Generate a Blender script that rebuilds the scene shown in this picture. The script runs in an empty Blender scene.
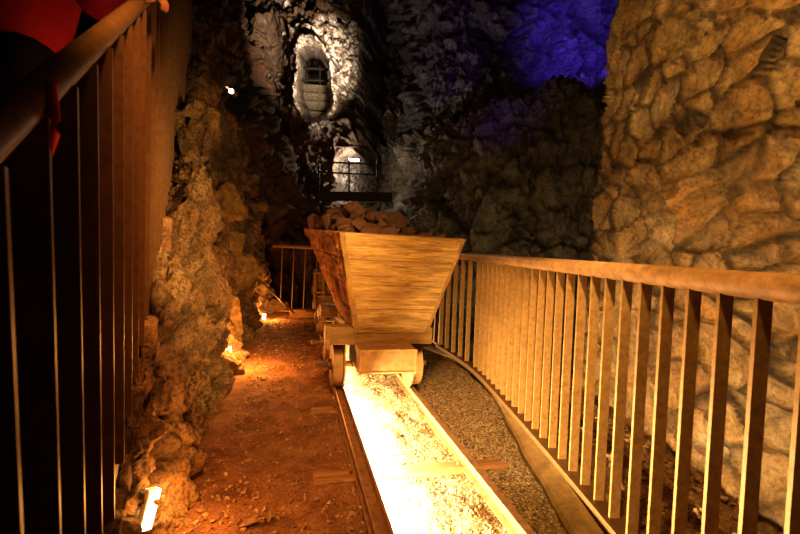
import bpy, math, random
import numpy as np
from mathutils import Matrix, Vector
random.seed(7); RNG = np.random.default_rng(7)
scene = bpy.context.scene
COL = scene.collection
# ------------------------------------------------------------------ camera calibration (survey of the place)
F = 414.0; EYE = 1.15
def nrm(v):
    v = np.array(v, float); return v/np.linalg.norm(v)
DN = nrm((-469, 9196, 414)); YW = nrm(np.array((0, 0, 1.0))-DN[2]*DN); XW = np.cross(DN, YW)
def ray(px, py):
    c = np.array((px-400.0, py-267.0, F)); return np.array((c@XW, c@YW, -(c@DN)))
def at(px, py, Y):
    r = ray(px, py); s = Y/r[1]; return Vector((r[0]*s, Y, EYE+r[2]*s))
def atz(px, py, Z=0.0):
    r = ray(px, py); s = (Z-EYE)/r[2]; return Vector((r[0]*s, r[1]*s, Z))
# track frame: u across, s along
HEAD = math.atan(0.2584)
NX, NY = math.cos(HEAD), math.sin(HEAD)
def tr(u, s, z=0.0): return Vector((NX*u-NY*s, NY*u+NX*s, z))
def to_us(x, y): return NX*x+NY*y, -NY*x+NX*y
UL, UR = 0.365, 0.935
# ------------------------------------------------------------------ noise
def h3(ix, iy, iz, seed=0):
    n = (ix.astype(np.int64)*73856093) ^ (iy.astype(np.int64)*19349663) ^ (iz.astype(np.int64)*83492791) ^ (seed*2654435761)
    n = n & 0xffffffff
    n = ((n ^ (n >> 16))*0x45d9f3b) & 0xffffffff
    n = ((n ^ (n >> 16))*0x45d9f3b) & 0xffffffff
    n = n ^ (n >> 16)
    return (n & 0xffffff)/float(0x1000000)
def vnoise(P, seed=0):
    i = np.floor(P).astype(np.int64); f = P-i; f = f*f*(3-2*f)
    r = 0
    for a in (0, 1):
        wx = f[:, 0] if a else 1-f[:, 0]
        for b in (0, 1):
            wy = f[:, 1] if b else 1-f[:, 1]
            for c in (0, 1):
                wz = f[:, 2] if c else 1-f[:, 2]
                r = r+wx*wy*wz*h3(i[:, 0]+a, i[:, 1]+b, i[:, 2]+c, seed)
    return r*2-1
def fbm(P, octv=4, seed=0, gain=.5):
    r = 0; a = 1.0
    for o in range(octv):
        r = r+a*vnoise(P*(2.03**o)+o*17.3, seed+o); a *= gain
    return r
def ridge(P, octv=3, seed=0):
    r = 0; a = 1.0
    for o in range(octv):
        r = r+a*(1-2*np.abs(vnoise(P*(2.1**o)+o*9.1, seed+o))); a *= .5
    return r
def worley(P, seed=0, jit=.9):
    i0 = np.floor(P).astype(np.int64)
    n = len(P); f1 = np.full(n, 9.0); f2 = np.full(n, 9.0)
    off = np.zeros((n, 3)); idv = np.zeros(n)
    for a in (-1, 0, 1):
        for b in (-1, 0, 1):
            for c in (-1, 0, 1):
                x, y, z = i0[:, 0]+a, i0[:, 1]+b, i0[:, 2]+c
                q = np.stack([x+.5+jit*(h3(x, y, z, seed)-.5), y+.5+jit*(h3(x, y, z, seed+1)-.5), z+.5+jit*(h3(x, y, z, seed+2)-.5)], 1)
                d = np.linalg.norm(P-q, axis=1)
                closer = d < f1
                f2 = np.where(closer, f1, np.minimum(f2, d)); f1 = np.where(closer, d, f1)
                off[closer] = (P-q)[closer]; idv[closer] = h3(x, y, z, seed+3)[closer]
    return f1, f2, off, idv
def facets(P, seed=0):
    """chunky tilted planes with crevices between; ~[-1,1]"""
    f1, f2, off, idv = worley(P, seed)
    g = np.stack([np.sin(idv*91.7), np.sin(idv*47.3+1), np.sin(idv*133.1+2)], 1)
    return (off*g).sum(1)*.9+(idv-.5)*.7, f2-f1, idv
def sstep(a, b, x):
    t = np.clip((x-a)/(b-a), 0, 1); return t*t*(3-2*t)
# ------------------------------------------------------------------ object helpers
def tag(o, label=None, cat=None, group=None, kind=None):
    if label: o['label'] = label
    if cat: o['category'] = cat
    if group: o['group'] = group
    if kind: o['kind'] = kind
    return o
def link(name, me, mat=None, parent=None):
    o = bpy.data.objects.new(name, me); COL.objects.link(o)
    if mat: me.materials.append(mat)
    if parent: o.parent = parent
    return o
def empty(name, loc=(0, 0, 0), rz=0.0):
    o = bpy.data.objects.new(name, None); o.location = loc; o.rotation_euler = (0, 0, rz); COL.objects.link(o); return o
class MB:
    def __init__(s): s.v = []; s.f = []; s.sm = []
    def add(s, vs, fs, smooth=False):
        n = len(s.v); s.v += [tuple(v) for v in vs]; s.f += [tuple(i+n for i in f) for f in fs]; s.sm += [smooth]*len(fs); return s
    def box(s, c, d, M=None, bev=0.0):
        c = Vector(c); hx, hy, hz = d[0]/2, d[1]/2, d[2]/2
        b = min(bev, hx*.9, hy*.9, hz*.9)
        if b <= 0:
            vs = [Vector((x*hx, y*hy, z*hz)) for x in (-1, 1) for y in (-1, 1) for z in (-1, 1)]
            fs = [(0, 1, 3, 2), (4, 6, 7, 5), (0, 4, 5, 1), (2, 3, 7, 6), (0, 2, 6, 4), (1, 5, 7, 3)]
        else:
            vs = []; idx = {}
            for x in (-1, 1):
                for y in (-1, 1):
                    for z in (-1, 1):
                        for k in range(3):
                            h = [hx-b, hy-b, hz-b]; h[k] += b
                            idx[(x, y, z, k)] = len(vs); vs.append(Vector((x*h[0], y*h[1], z*h[2])))
            fs = []
            I = lambda x, y, z, k: idx[(x, y, z, k)]
            for q in (-1, 1):
                fs.append((I(q, -1, -1, 0), I(q, 1, -1, 0), I(q, 1, 1, 0), I(q, -1, 1, 0))[::q])
                fs.append((I(-1, q, -1, 1), I(-1, q, 1, 1), I(1, q, 1, 1), I(1, q, -1, 1))[::q])
                fs.append((I(-1, -1, q, 2), I(1, -1, q, 2), I(1, 1, q, 2), I(-1, 1, q, 2))[::q])
            for a in (-1, 1):
                for c2 in (-1, 1):
                    fs.append((I(a, c2, -1, 0), I(a, c2, 1, 0), I(a, c2, 1, 1), I(a, c2, -1, 1))[::a*c2])
                    fs.append((I(a, -1, c2, 0), I(a, -1, c2, 2), I(a, 1, c2, 2), I(a, 1, c2, 0))[::a*c2])
                    fs.append((I(-1, a, c2, 1), I(1, a, c2, 1), I(1, a, c2, 2), I(-1, a, c2, 2))[::a*c2])
            for x in (-1, 1):
                for y in (-1, 1):
                    for z in (-1, 1):
                        fs.append((I(x, y, z, 0), I(x, y, z, 1), I(x, y, z, 2))[::x*y*z])
        if M is not None: vs = [M @ v for v in vs]
        s.add([v+c for v in vs], fs); return s
    def hexa(s, pts):   # 8 points: bottom 4 ccw, top 4 ccw
        s.add(pts, [(3, 2, 1, 0), (4, 5, 6, 7), (0, 1, 5, 4), (1, 2, 6, 5), (2, 3, 7, 6), (3, 0, 4, 7)]); return s
    def tube(s, pts, r, seg=14, caps=True):
        pts = [Vector(p) for p in pts]; rs = r if isinstance(r, (list, tuple)) else [r]*len(pts)
        rings = []; up = Vector((0, 0, 1))
        for i, p in enumerate(pts):
            d = (pts[min(i+1, len(pts)-1)]-pts[max(i-1, 0)]).normalized()
            a = d.cross(up)
            if a.length < .05: a = d.cross(Vector((0, 1, 0)))
            a.normalize(); b = a.cross(d).normalized()
            rings.append([p+(a*math.cos(t)+b*math.sin(t))*rs[i] for t in [2*math.pi*k/seg for k in range(seg)]])
        vs = [v for R in rings for v in R]
        fs = [(i*seg+k, i*seg+(k+1) % seg, (i+1)*seg+(k+1) % seg, (i+1)*seg+k) for i in range(len(pts)-1) for k in range(seg)]
        s.add(vs, fs, True)
        if caps: s.add(rings[0], [tuple(range(seg))[::-1]]); s.add(rings[-1], [tuple(range(seg))])
        return s
    def build(s, name, mat=None, parent=None, loc=None):
        me = bpy.data.meshes.new(name); me.from_pydata(s.v, [], s.f)
        me.polygons.foreach_set('use_smooth', s.sm); me.validate(); me.update()
        o = link(name, me, mat, parent)
        if loc is not None: o.location = loc
        return o
def npmesh(name, V, Fc, mat=None, parent=None, smooth=True, attrs=None):
    me = bpy.data.meshes.new(name)
    V = np.asarray(V, np.float32); Fc = np.asarray(Fc, np.int32); k = Fc.shape[1]
    me.vertices.add(len(V)); me.vertices.foreach_set('co', V.ravel())
    me.loops.add(Fc.size); me.loops.foreach_set('vertex_index', Fc.ravel())
    me.polygons.add(len(Fc)); me.polygons.foreach_set('loop_start', np.arange(0, Fc.size, k, dtype=np.int32))
    me.update(calc_edges=True); me.validate()
    me.polygons.foreach_set('use_smooth', np.full(len(me.polygons), smooth))
    for n, a in (attrs or {}).items():
        at_ = me.attributes.new(n, 'FLOAT', 'POINT'); at_.data.foreach_set('value', np.asarray(a, np.float32))
    me.update()
    return link(name, me, mat, parent)
def gridfaces(nu, nv):
    i = np.arange(nu*nv).reshape(nu, nv)
    return np.stack([i[:-1, :-1], i[1:, :-1], i[1:, 1:], i[:-1, 1:]], -1).reshape(-1, 4)
def gridnormals(P):
    du = np.gradient(P, axis=0); dv = np.gradient(P, axis=1)
    n = np.cross(du, dv); return n/np.maximum(np.linalg.norm(n, axis=2, keepdims=True), 1e-9)
def interp_net(net, nu, nv):
    """net: list of curves, each a list of 3D points (same length). Smooth (catmull) interpolation to nu x nv."""
    A = np.array([[tuple(p) for p in row] for row in net], float)
    def cat(A, n):
        m = len(A); t = np.linspace(0, m-1, n); i = np.minimum(t.astype(int), m-2); f = (t-i).reshape((-1,)+(1,)*(A.ndim-1))
        p0 = A[np.maximum(i-1, 0)]; p1 = A[i]; p2 = A[i+1]; p3 = A[np.minimum(i+2, m-1)]
        return .5*(2*p1+(p2-p0)*f+(2*p0-5*p1+4*p2-p3)*f*f+(3*p1-p0-3*p2+p3)*f**3)
    A = cat(A, nu); A = np.swapaxes(cat(np.swapaxes(A, 0, 1), nv), 0, 1); return A
# ------------------------------------------------------------------ materials
MATS = {}
def newmat(name):
    m = bpy.data.materials.new(name); m.use_nodes = True; nt = m.node_tree; nt.nodes.clear()
    out = nt.nodes.new('ShaderNodeOutputMaterial'); b = nt.nodes.new('ShaderNodeBsdfPrincipled'); nt.links.new(b.outputs[0], out.inputs[0])
    return m, nt, b
def N(nt, t, **kw):
    n = nt.nodes.new(t)
    for k, v in kw.items():
        if k.startswith('i_'):
            key = k[2:]; n.inputs[int(key) if key.isdigit() else key.replace('_', ' ')].default_value = v
        else: setattr(n, k, v)
    return n
def ramp(nt, fac, stops):
    r = nt.nodes.new('ShaderNodeValToRGB'); e = r.color_ramp.elements
    while len(e) < len(stops): e.new(.5)
    for k, (p, c) in enumerate(stops): e[k].position = p; e[k].color = (c[0], c[1], c[2], 1) if len(c) == 3 else c
    nt.links.new(fac, r.inputs[0]); return r.outputs[0]
def mixc(nt, fac, a, b, mode='MIX'):
    m = nt.nodes.new('ShaderNodeMix'); m.data_type = 'RGBA'; m.blend_type = mode
    for s, v in ((0, fac), (6, a), (7, b)):
        if isinstance(v, (float, int)): m.inputs[s].default_value = v
        elif isinstance(v, tuple): m.inputs[s].default_value = (*v, 1)
        else: nt.links.new(v, m.inputs[s])
    return m.outputs[2]
def coords(nt, scale=(1, 1, 1), kind='Object'):
    tc = N(nt, 'ShaderNodeTexCoord'); mp = N(nt, 'ShaderNodeMapping'); mp.inputs['Scale'].default_value = scale
    nt.links.new(tc.outputs[kind], mp.inputs[0]); return mp.outputs[0]
def noise(nt, vec, scale, detail=6, rough=.6, dist=0):
    n = N(nt, 'ShaderNodeTexNoise'); n.inputs['Scale'].default_value = scale; n.inputs['Detail'].default_value = detail
    n.inputs['Roughness'].default_value = rough; n.inputs['Distortion'].default_value = dist
    nt.links.new(vec, n.inputs['Vector']); return n.outputs[0]
def bump(nt, b, h, strength, dist, prev=None):
    n = N(nt, 'ShaderNodeBump'); n.inputs['Strength'].default_value = strength; n.inputs['Distance'].default_value = dist
    nt.links.new(h, n.inputs['Height'])
    if prev: nt.links.new(prev, n.inputs['Normal'])
    nt.links.new(n.outputs[0], b.inputs['Normal']); return n.outputs[0]
def rock_mat(name, dark, mid, light, accent=None, scale=2.0, rough=.8, bs=.8, bd=.02, pore=True, acc=(.52, .66)):
    m, nt, b = newmat(name); v = coords(nt)
    c = ramp(nt, noise(nt, v, scale, 8, .65, .3), [(.32, dark), (.5, mid), (.68, light)])
    if accent: c = mixc(nt, ramp(nt, noise(nt, v, scale*.7, 5, .6, .6), [(acc[0], (0, 0, 0)), (acc[1], (1, 1, 1))]), c, accent)
    fine = noise(nt, v, scale*22, 6, .75)
    c = mixc(nt, .75, c, ramp(nt, fine, [(.40, (.22, .19, .17)), (.53, (1.1, 1.1, 1.1))]), 'MULTIPLY')
    a = N(nt, 'ShaderNodeAttribute', attribute_name='crev_shade')
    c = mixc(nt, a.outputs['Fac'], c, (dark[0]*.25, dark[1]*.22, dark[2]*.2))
    nt.links.new(c, b.inputs['Base Color'])
    b.inputs['Roughness'].default_value = rough; b.inputs['Specular IOR Level'].default_value = .35
    n1 = bump(nt, b, noise(nt, v, scale*6, 8, .7, .4), bs, bd)
    if pore:
        vo = N(nt, 'ShaderNodeTexVoronoi'); vo.inputs['Scale'].default_value = scale*13
        nt.links.new(v, vo.inputs['Vector']); n1 = bump(nt, b, vo.outputs['Distance'], bs*.5, bd*.5, n1)
    bump(nt, b, noise(nt, v, scale*55, 4, .7), bs*.7, bd*.22, n1)
    return m
def plain(name, col, rough=.6, metal=0., bs=.3, bd=.003, scale=30, var=.5, spec=.4, stretch=(1, 1, 1)):
    m, nt, b = newmat(name); v = coords(nt, stretch)
    c = mixc(nt, var, col, ramp(nt, noise(nt, v, scale, 7, .7, .3), [(.3, tuple(x*.35 for x in col)), (.7, tuple(min(1, x*1.35) for x in col))]))
    nt.links.new(c, b.inputs['Base Color']); b.inputs['Roughness'].default_value = rough; b.inputs['Metallic'].default_value = metal
    b.inputs['Specular IOR Level'].default_value = spec
    bump(nt, b, noise(nt, v, scale*2, 6, .7), bs, bd); return m
def emis(name, col, s):
    m = bpy.data.materials.new(name); m.use_nodes = True; nt = m.node_tree; nt.nodes.clear()
    o = nt.nodes.new('ShaderNodeOutputMaterial'); e = nt.nodes.new('ShaderNodeEmission'); e.inputs[0].default_value = (*col, 1); e.inputs[1].default_value = s
    nt.links.new(e.outputs[0], o.inputs[0]); return m
def wood_mat(name, base, dark, light, grain=(3, 40, 40), knots=True, rough=.6, bs=.35, patch=None, bd=.006):
    m, nt, b = newmat(name); v = coords(nt)
    tc = N(nt, 'ShaderNodeTexCoord')
    mp = N(nt, 'ShaderNodeMapping'); mp.inputs['Scale'].default_value = grain
    warp = noise(nt, v, 3.0, 3, .5)
    add = N(nt, 'ShaderNodeVectorMath', operation='SCALE'); nt.links.new(tc.outputs['Object'], mp.inputs[0])
    n1 = noise(nt, mp.outputs[0], 1.0, 8, .7, 1.2)
    c = ramp(nt, n1, [(.3, dark), (.5, base), (.7, light)])
    mp2 = N(nt, 'ShaderNodeMapping'); mp2.inputs['Scale'].default_value = tuple(g*.35 for g in grain); nt.links.new(tc.outputs['Object'], mp2.inputs[0])
    n2 = noise(nt, mp2.outputs[0], 1.0, 4, .6, .6)
    c = mixc(nt, .75, c, ramp(nt, n2, [(.35, (.5, .45, .4)), (.6, (1.1, 1.1, 1.1))]), 'MULTIPLY')
    if knots:
        vo = N(nt, 'ShaderNodeTexVoronoi'); vo.inputs['Scale'].default_value = 1.0
        mp3 = N(nt, 'ShaderNodeMapping'); mp3.inputs['Scale'].default_value = (3.2, .01, 5.6); mp3.inputs['Location'].default_value = (.37, 0, .21); nt.links.new(tc.outputs['Object'], mp3.inputs[0])
        nt.links.new(mp3.outputs[0], vo.inputs['Vector'])
        c = mixc(nt, ramp(nt, vo.outputs['Distance'], [(.045, (.9, .9, .9)), (.085, (0, 0, 0))]), c, tuple(x*.3 for x in dark))
    if patch: c = mixc(nt, ramp(nt, noise(nt, v, 5, 6, .6), [(.45, (0, 0, 0)), (.6, (1, 1, 1))]), c, patch)
    nt.links.new(c, b.inputs['Base Color']); b.inputs['Roughness'].default_value = rough; b.inputs['Specular IOR Level'].default_value = .3
    bump(nt, b, n1, bs, bd); return m

M_wall = None
def wall_right_mat():
    m, nt, b = newmat('right_masonry'); v = coords(nt)
    sid = N(nt, 'ShaderNodeAttribute', attribute_name='stone')
    c = ramp(nt, sid.outputs['Fac'], [(0, (.24, .14, .06)), (.3, (.42, .25, .10)), (.55, (.50, .33, .16)), (.8, (.36, .24, .13)), (1, (.55, .42, .25))])
    c = mixc(nt, .6, c, ramp(nt, noise(nt, v, 2.6, 8, .65, .5), [(.3, (.24, .14, .06)), (.5, (.46, .28, .12)), (.68, (.60, .47, .30))]))
    c = mixc(nt, ramp(nt, noise(nt, v, 1.3, 6, .6, .8), [(.52, (0, 0, 0)), (.68, (.8, .8, .8))]), c, (.50, .24, .07))
    fine = noise(nt, v, 38, 7, .75)
    c = mixc(nt, .55, c, ramp(nt, fine, [(.38, (.16, .12, .09)), (.54, (1.05, 1.05, 1.05))]), 'MULTIPLY')
    c = mixc(nt, .7, c, ramp(nt, noise(nt, v, 5, 7, .7, .8), [(.34, (.2, .15, .11)), (.5, (.85, .85, .85)), (.66, (1.35, 1.35, 1.4))]), 'MULTIPLY')
    a = N(nt, 'ShaderNodeAttribute', attribute_name='crev_shade')
    c = mixc(nt, a.outputs['Fac'], c, (.03, .018, .01))
    nt.links.new(c, b.inputs['Base Color']); b.inputs['Roughness'].default_value = .72
    b.inputs['Specular IOR Level'].default_value = .35
    n1 = bump(nt, b, noise(nt, v, 11, 9, .8, .6), 1.0, .06)
    n2 = bump(nt, b, noise(nt, v, 60, 5, .75), 1.0, .012, n1)
    return m
def ground_mat():
    m, nt, b = newmat('mine_ground'); v = coords(nt)
    dirt = ramp(nt, noise(nt, v, 5, 8, .7, .4), [(.3, (.10, .045, .02)), (.5, (.24, .11, .045)), (.7, (.34, .17, .075))])
    dirt = mixc(nt, .7, dirt, ramp(nt, noise(nt, v, 70, 5, .75), [(.35, (.3, .26, .24)), (.55, (1, 1, 1))]), 'MULTIPLY')
    vo = N(nt, 'ShaderNodeTexVoronoi'); vo.inputs['Scale'].default_value = 95; nt.links.new(v, vo.inputs['Vector'])
    grav = ramp(nt, vo.outputs['Color'], [(.1, (.09, .07, .05)), (.45, (.32, .22, .12)), (.8, (.55, .42, .26))])
    grav = mixc(nt, .7, grav, ramp(nt, vo.outputs['Distance'], [(.15, (1, 1, 1)), (.6, (.2, .2, .2))]), 'MULTIPLY')
    a = N(nt, 'ShaderNodeAttribute', attribute_name='gravel')
    c = mixc(nt, a.outputs['Fac'], dirt, grav)
    nt.links.new(c, b.inputs['Base Color']); b.inputs['Roughness'].default_value = .9; b.inputs['Specular IOR Level'].default_value = .2
    n1 = bump(nt, b, noise(nt, v, 25, 8, .75), .8, .015)
    n2 = bump(nt, b, vo.outputs['Distance'], .4, .006, n1)
    return m
M_right = wall_right_mat(); M_ground = ground_mat()
M_leftrock = rock_mat('left_limestone', (.13, .075, .035), (.34, .21, .10), (.52, .37, .20), (.42, .22, .07), 2.6, .82, 1.0, .06)
M_farleft = rock_mat('dark_rock', (.04, .025, .02), (.12, .07, .05), (.2, .12, .08), (.16, .08, .04), 1.6, .8, 1.0, .05)
M_back = rock_mat('olive_rock', (.05, .04, .03), (.15, .125, .09), (.30, .27, .20), (.24, .2, .13), 1.5, .75, 1.0, .06)
M_blue = rock_mat('upper_rock', (.10, .09, .10), (.26, .24, .26), (.42, .4, .42), None, 1.1, .75, 1.0, .07)
M_crust = rock_mat('pale_crust_rock', (.07, .045, .03), (.22, .16, .11), (.85, .78, .70), (.75, .68, .60), 2.4, .7, 1.0, .05, True, (.46, .56))
M_boulder = rock_mat('boulder_rock', (.10, .055, .02), (.26, .15, .06), (.38, .25, .11), (.34, .23, .06), 6, .8, .8, .015)
M_rubble = rock_mat('ore_rock', (.035, .018, .014), (.10, .048, .034), (.19, .10, .07), (.15, .06, .035), 9, .75, .8, .01)
M_pebble = rock_mat('pebble_rock', (.12, .07, .035), (.32, .21, .11), (.62, .46, .28), None, 20, .85, .5, .003, False)
M_dirtstone = rock_mat('dirt_stone', (.10, .05, .025), (.28, .15, .07), (.55, .36, .20), None, 20, .9, .5, .003, False)
M_rust = plain('rusty_pipe', (.36, .185, .07), .55, .15, .5, .002, 22, .8)
M_bar = plain('bronze_bar', (.30, .165, .055), .5, .25, .3, .001, 35, .6)
M_darkbar = plain('brown_bar', (.135, .068, .025), .5, .2, .3, .001, 35, .6)
M_darkpipe = plain('dark_brown_pipe', (.20, .12, .045), .5, .2, .2, .001, 20, .5)
M_black = plain('black_steel', (.02, .017, .015), .6, .3)
M_rail = plain('rail_steel', (.28, .15, .07), .5, .4, .5, .002, 24, .8)
M_railtop = plain('polished_rail', (.85, .72, .50), .35, .3, .3, .001, 40, .5)
M_wheel = plain('painted_wheel_steel', (.24, .135, .05), .55, .2, .4, .002, 20, .6)
M_sleeper = wood_mat('sleeper_wood', (.28, .14, .06), (.12, .055, .025), (.40, .23, .10), (4, 45, 45), False, .8, .6)
M_front = wood_mat('front_plank', (.30, .185, .065), (.10, .05, .015), (.46, .32, .13), (5, 60, 60), True, .5, .5)
M_batten = wood_mat('batten_wood', (.24, .14, .045), (.12, .065, .02), (.32, .20, .07), (50, 50, 6), False, .55, .4)
M_side = wood_mat('weathered_side_plank', (.42, .20, .08), (.14, .06, .025), (.80, .50, .22), (50, 9, 9), False, .8, 1.0, (.24, .09, .03), .02)
M_beam = wood_mat('beam_wood', (.19, .11, .04), (.13, .07, .025), (.25, .15, .06), (5, 50, 50), False, .5, .3)
M_kerb = plain('kerb_concrete', (.26, .17, .07), .8, 0, .6, .004, 14, .7)
M_step = rock_mat('step_stone', (.12, .06, .03), (.28, .15, .07), (.36, .22, .11), None, 5, .85, .8, .01)
M_red = plain('red_cloth', (.55, .02, .045), .75, 0, .4, .002, 60, .3)
M_trouser = plain('black_cloth', (.012, .012, .014), .85, 0, .3, .002, 60, .3)
M_skin = plain('skin', (.55, .27, .16), .5, 0, .2, .001, 60, .2)
M_hair = plain('dark_hair', (.04, .02, .012), .5, 0, .6, .003, 60, .5, stretch=(1, 1, .1))
E_strip = emis('strip_glow', (1, .82, .5), 30)
E_up = emis('uplight_glow', (1, .78, .42), 22)
E_bulb = emis('bulb_glow', (1, .55, .22), 60)
E_tube = emis('tube_glow', (1, .92, .8), 14)

# ------------------------------------------------------------------ floor
def fence_line():  # ground line of the right fence (feet)
    return [(0.93, -0.3), (1.00, .35), (.965, 1.16), (.925, 1.95), (.845, 3.0), (.745, 3.85), (.50, 4.70), (.34, 5.5), (.05, 6.55), (-1.62, 6.6), (-2.05, 6.64)]
def side_of(poly, X, Y):
    """signed distance-ish: positive on the camera/track side"""
    best = np.full(X.shape, 9e9); sg = np.zeros(X.shape)
    for (a, b) in zip(poly[:-1], poly[1:]):
        ax, ay = a; bx, by = b; dx, dy = bx-ax, by-ay; L = dx*dx+dy*dy
        t = np.clip(((X-ax)*dx+(Y-ay)*dy)/L, 0, 1); px, py = ax+t*dx, ay+t*dy
        d = np.hypot(X-px, Y-py); cr = (dx*(Y-ay)-dy*(X-ax))
        m = d < best; best = np.where(m, d, best); sg = np.where(m, np.sign(cr), sg)
    return best*sg
kerb_in = [(.76, -0.3), (.745, 1.2), (.745, 2.2), (.775, 3.3), (.70, 4.0), (.30, 4.65)]
xs = np.arange(-3.2, 2.25, .022); ys = np.arange(-.4, 8.2, .022)
GX, GY = np.meshgrid(xs, ys, indexing='ij')
P3 = np.stack([GX.ravel(), GY.ravel(), np.zeros(GX.size)], 1)
U, S = to_us(GX, GY)
sd = side_of(fence_line(), GX, GY)
kd = side_of(kerb_in, GX, GY)
big = fbm(P3*1.6, 3, 5).reshape(GX.shape)*.02; fine = fbm(P3*11, 4, 9).reshape(GX.shape)
Z = big+fine*.007
grav = sstep(.33, .38, U)
Z += grav*(fine*.006+.006)
Z = np.where(U > .33, Z-.01, Z)
# mound of gravel on the right of the track climbing gently to the kerb
Z += grav*sstep(UR, UR+.1, U)*.01
# drop beyond the far fence
far = (sd < -.10) & (GY > 3.9)
Z = np.where(far, -1.6+fine*.1, Z)
Z = np.where((sd < -.15) & ~far, Z*2.5+.0+np.abs(fine)*.03, Z)
def floor_z(x, y):
    i = int(round((x+3.2)/.022)); j = int(round((y+.4)/.022))
    i = max(0, min(i, len(xs)-1)); j = max(0, min(j, len(ys)-1)); return float(Z[i, j])
V = np.stack([GX.ravel(), GY.ravel(), Z.ravel()], 1)
fl = npmesh('floor', V, gridfaces(*GX.shape), M_ground, attrs={'gravel': np.clip(grav.ravel(), 0, 1)*np.where(sd.ravel() < -.1, .35, 1)})
tag(fl, 'uneven orange dirt path and grey gravel track bed of the mine', None, None, 'structure')

# ------------------------------------------------------------------ rock surfaces
def rock_surface(name, net, nu, nv, mat, amp=.12, f=1.6, amp2=.05, f2=5.0, rough=.02, seed=1, kind='structure', flip=1, extra=None, stretch=(1, 1, 1), rdg=0.0, cstr=1.0, pits=0.0):
    A = interp_net(net, nu, nv)
    if extra is not None: A = extra(A)
    n = gridnormals(A)*flip; Pf = A.reshape(-1, 3); st = np.array(stretch)
    W = Pf*st+np.stack([fbm(Pf*2.2, 2, seed+50), fbm(Pf*2.2, 2, seed+60), fbm(Pf*2.2, 2, seed+70)], 1)*.12
    d1, e1, _ = facets(W*f, seed); d2, e2, _ = facets(W*f2, seed+20)
    d = d1*amp+d2*amp2+fbm(Pf*f2*2.2, 4, seed+9, .6)*rough
    if rdg: d = d-ridge(Pf*3.3*st, 4, seed+80)*rdg*1.2-np.abs(fbm(Pf*9, 3, seed+90))*rdg*.8
    if pits:
        pm = sstep(.0, .45, fbm(Pf*np.array([2.3, 2.3, 1.2])+7, 3, seed+91)); Wp = Pf+np.stack([fbm(Pf*9, 2, seed+93), fbm(Pf*9, 2, seed+95), fbm(Pf*9, 2, seed+96)], 1)*.05
        q1, q2, _, qi = worley(Wp*np.array([13, 13, 8]), seed+94); pit = (1-sstep(.12, .42, q1))*(.4+.6*qi)
        d = d-pit*pits*pm-pm*.03
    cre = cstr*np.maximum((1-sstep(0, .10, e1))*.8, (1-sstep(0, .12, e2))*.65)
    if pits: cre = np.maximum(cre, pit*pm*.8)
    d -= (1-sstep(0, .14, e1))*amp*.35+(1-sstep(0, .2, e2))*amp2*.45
    Pf = Pf+n.reshape(-1, 3)*d[:, None]
    o = npmesh(name, Pf, gridfaces(nu, nv), mat, attrs={'crev_shade': cre})
    if kind: o['kind'] = kind
    return o
# near left rock wall: from the path up to the stair edge
def stairX(Y): return -.247-.4757*Y
def stairZ(Y): return .347+.700*(Y-1.072)
rows = []
for (Y, fx, tx, tz) in [(.55, -.66, -.52, -.05), (1.0, -.80, -.70, .33), (1.55, -.86, -.93, .72), (2.0, -.93, -1.10, 1.05), (2.45, -1.04, -1.28, 1.38), (2.95, -1.15, -1.42, 2.0), (3.25, -1.30, -1.80, 2.10), (3.7, -1.40, -1.98, 2.35), (4.3, -1.55, -2.15, 2.85), (5.0, -1.70, -2.42, 3.35), (5.6, -1.84, -2.35, 2.95), (6.2, -1.93, -2.28, 2.25), (6.8, -1.98, -2.3, 1.7), (7.4, -2.4, -2.6, 1.2)]:
    bulge = .10 if Y < 3.1 else .04
    rows.append([(fx+.02, Y, -.12), (fx, Y, .05), (fx+(tx-fx)*.3+bulge*.6, Y, tz*.28), (fx+(tx-fx)*.6+bulge*.7, Y, tz*.6), (fx+(tx-fx)*.85+bulge*.4, Y, tz*.86), (tx, Y, tz), (tx-.35, Y+.05, tz+.06), (tx-.9, Y+.1, tz+.1)])
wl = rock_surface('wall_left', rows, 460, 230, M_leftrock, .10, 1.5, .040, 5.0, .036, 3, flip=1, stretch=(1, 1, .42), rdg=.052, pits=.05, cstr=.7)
tag(wl, 'rugged brown limestone rock face between the path and the stairs')
# right masonry wall
def masonry(name, A, mat, seed=11):
    n = gridnormals(A); Pf = A.reshape(-1, 3)
    w = np.stack([fbm(Pf*1.7, 3, 101), fbm(Pf*1.7, 3, 102), fbm(Pf*1.7, 3, 103)], 1)*.085
    Q = Pf+w
    Q = Q*np.array([3.2, 3.2, 5.0])
    f1, f2, off, idv = worley(Q, seed, .95)
    e = f2-f1
    g = np.stack([np.sin(idv*71), np.sin(idv*47+1), np.sin(idv*131+2)], 1)
    d = sstep(0, .15, e)*.034+(off*g).sum(1)*.022+(idv-.5)*.036+ridge(Pf*4, 3, 30)*.008+fbm(Pf*14, 4, 40, .65)*.010+fbm(Pf*.9, 2, 44)*.04
    d2, e2, _ = facets(Pf*7.5, 77); d += d2*.014
    o = npmesh(name, Pf+n.reshape(-1, 3)*d[:, None], gridfaces(*A.shape[:2]), mat, attrs={'crev_shade': (1-sstep(.0, .11, e))*.9*sstep(-.8, .1, vnoise(Pf*2, 3)), 'stone': idv})
    o['kind'] = 'structure'; return o
rn = []
for (x, y, tx) in [(1.62, -1.2, 0), (1.60, .3, 0), (1.60, 1.7, 0), (1.60, 2.6, 0), (1.60, 3.25, 0), (1.60, 3.58, .02), (1.75, 3.76, .05), (2.3, 3.8, .05), (3.6, 3.9, 0)]:
    rn.append([(x, y, -.3), (x, y, .6), (x+tx*1.2, y, 1.6), (x+tx*2, y, 3.0), (x+tx*2.6, y-.02, 4.2), (x+tx*3, y-.04, 6.2)])
A = interp_net(rn, 520, 400)
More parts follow.
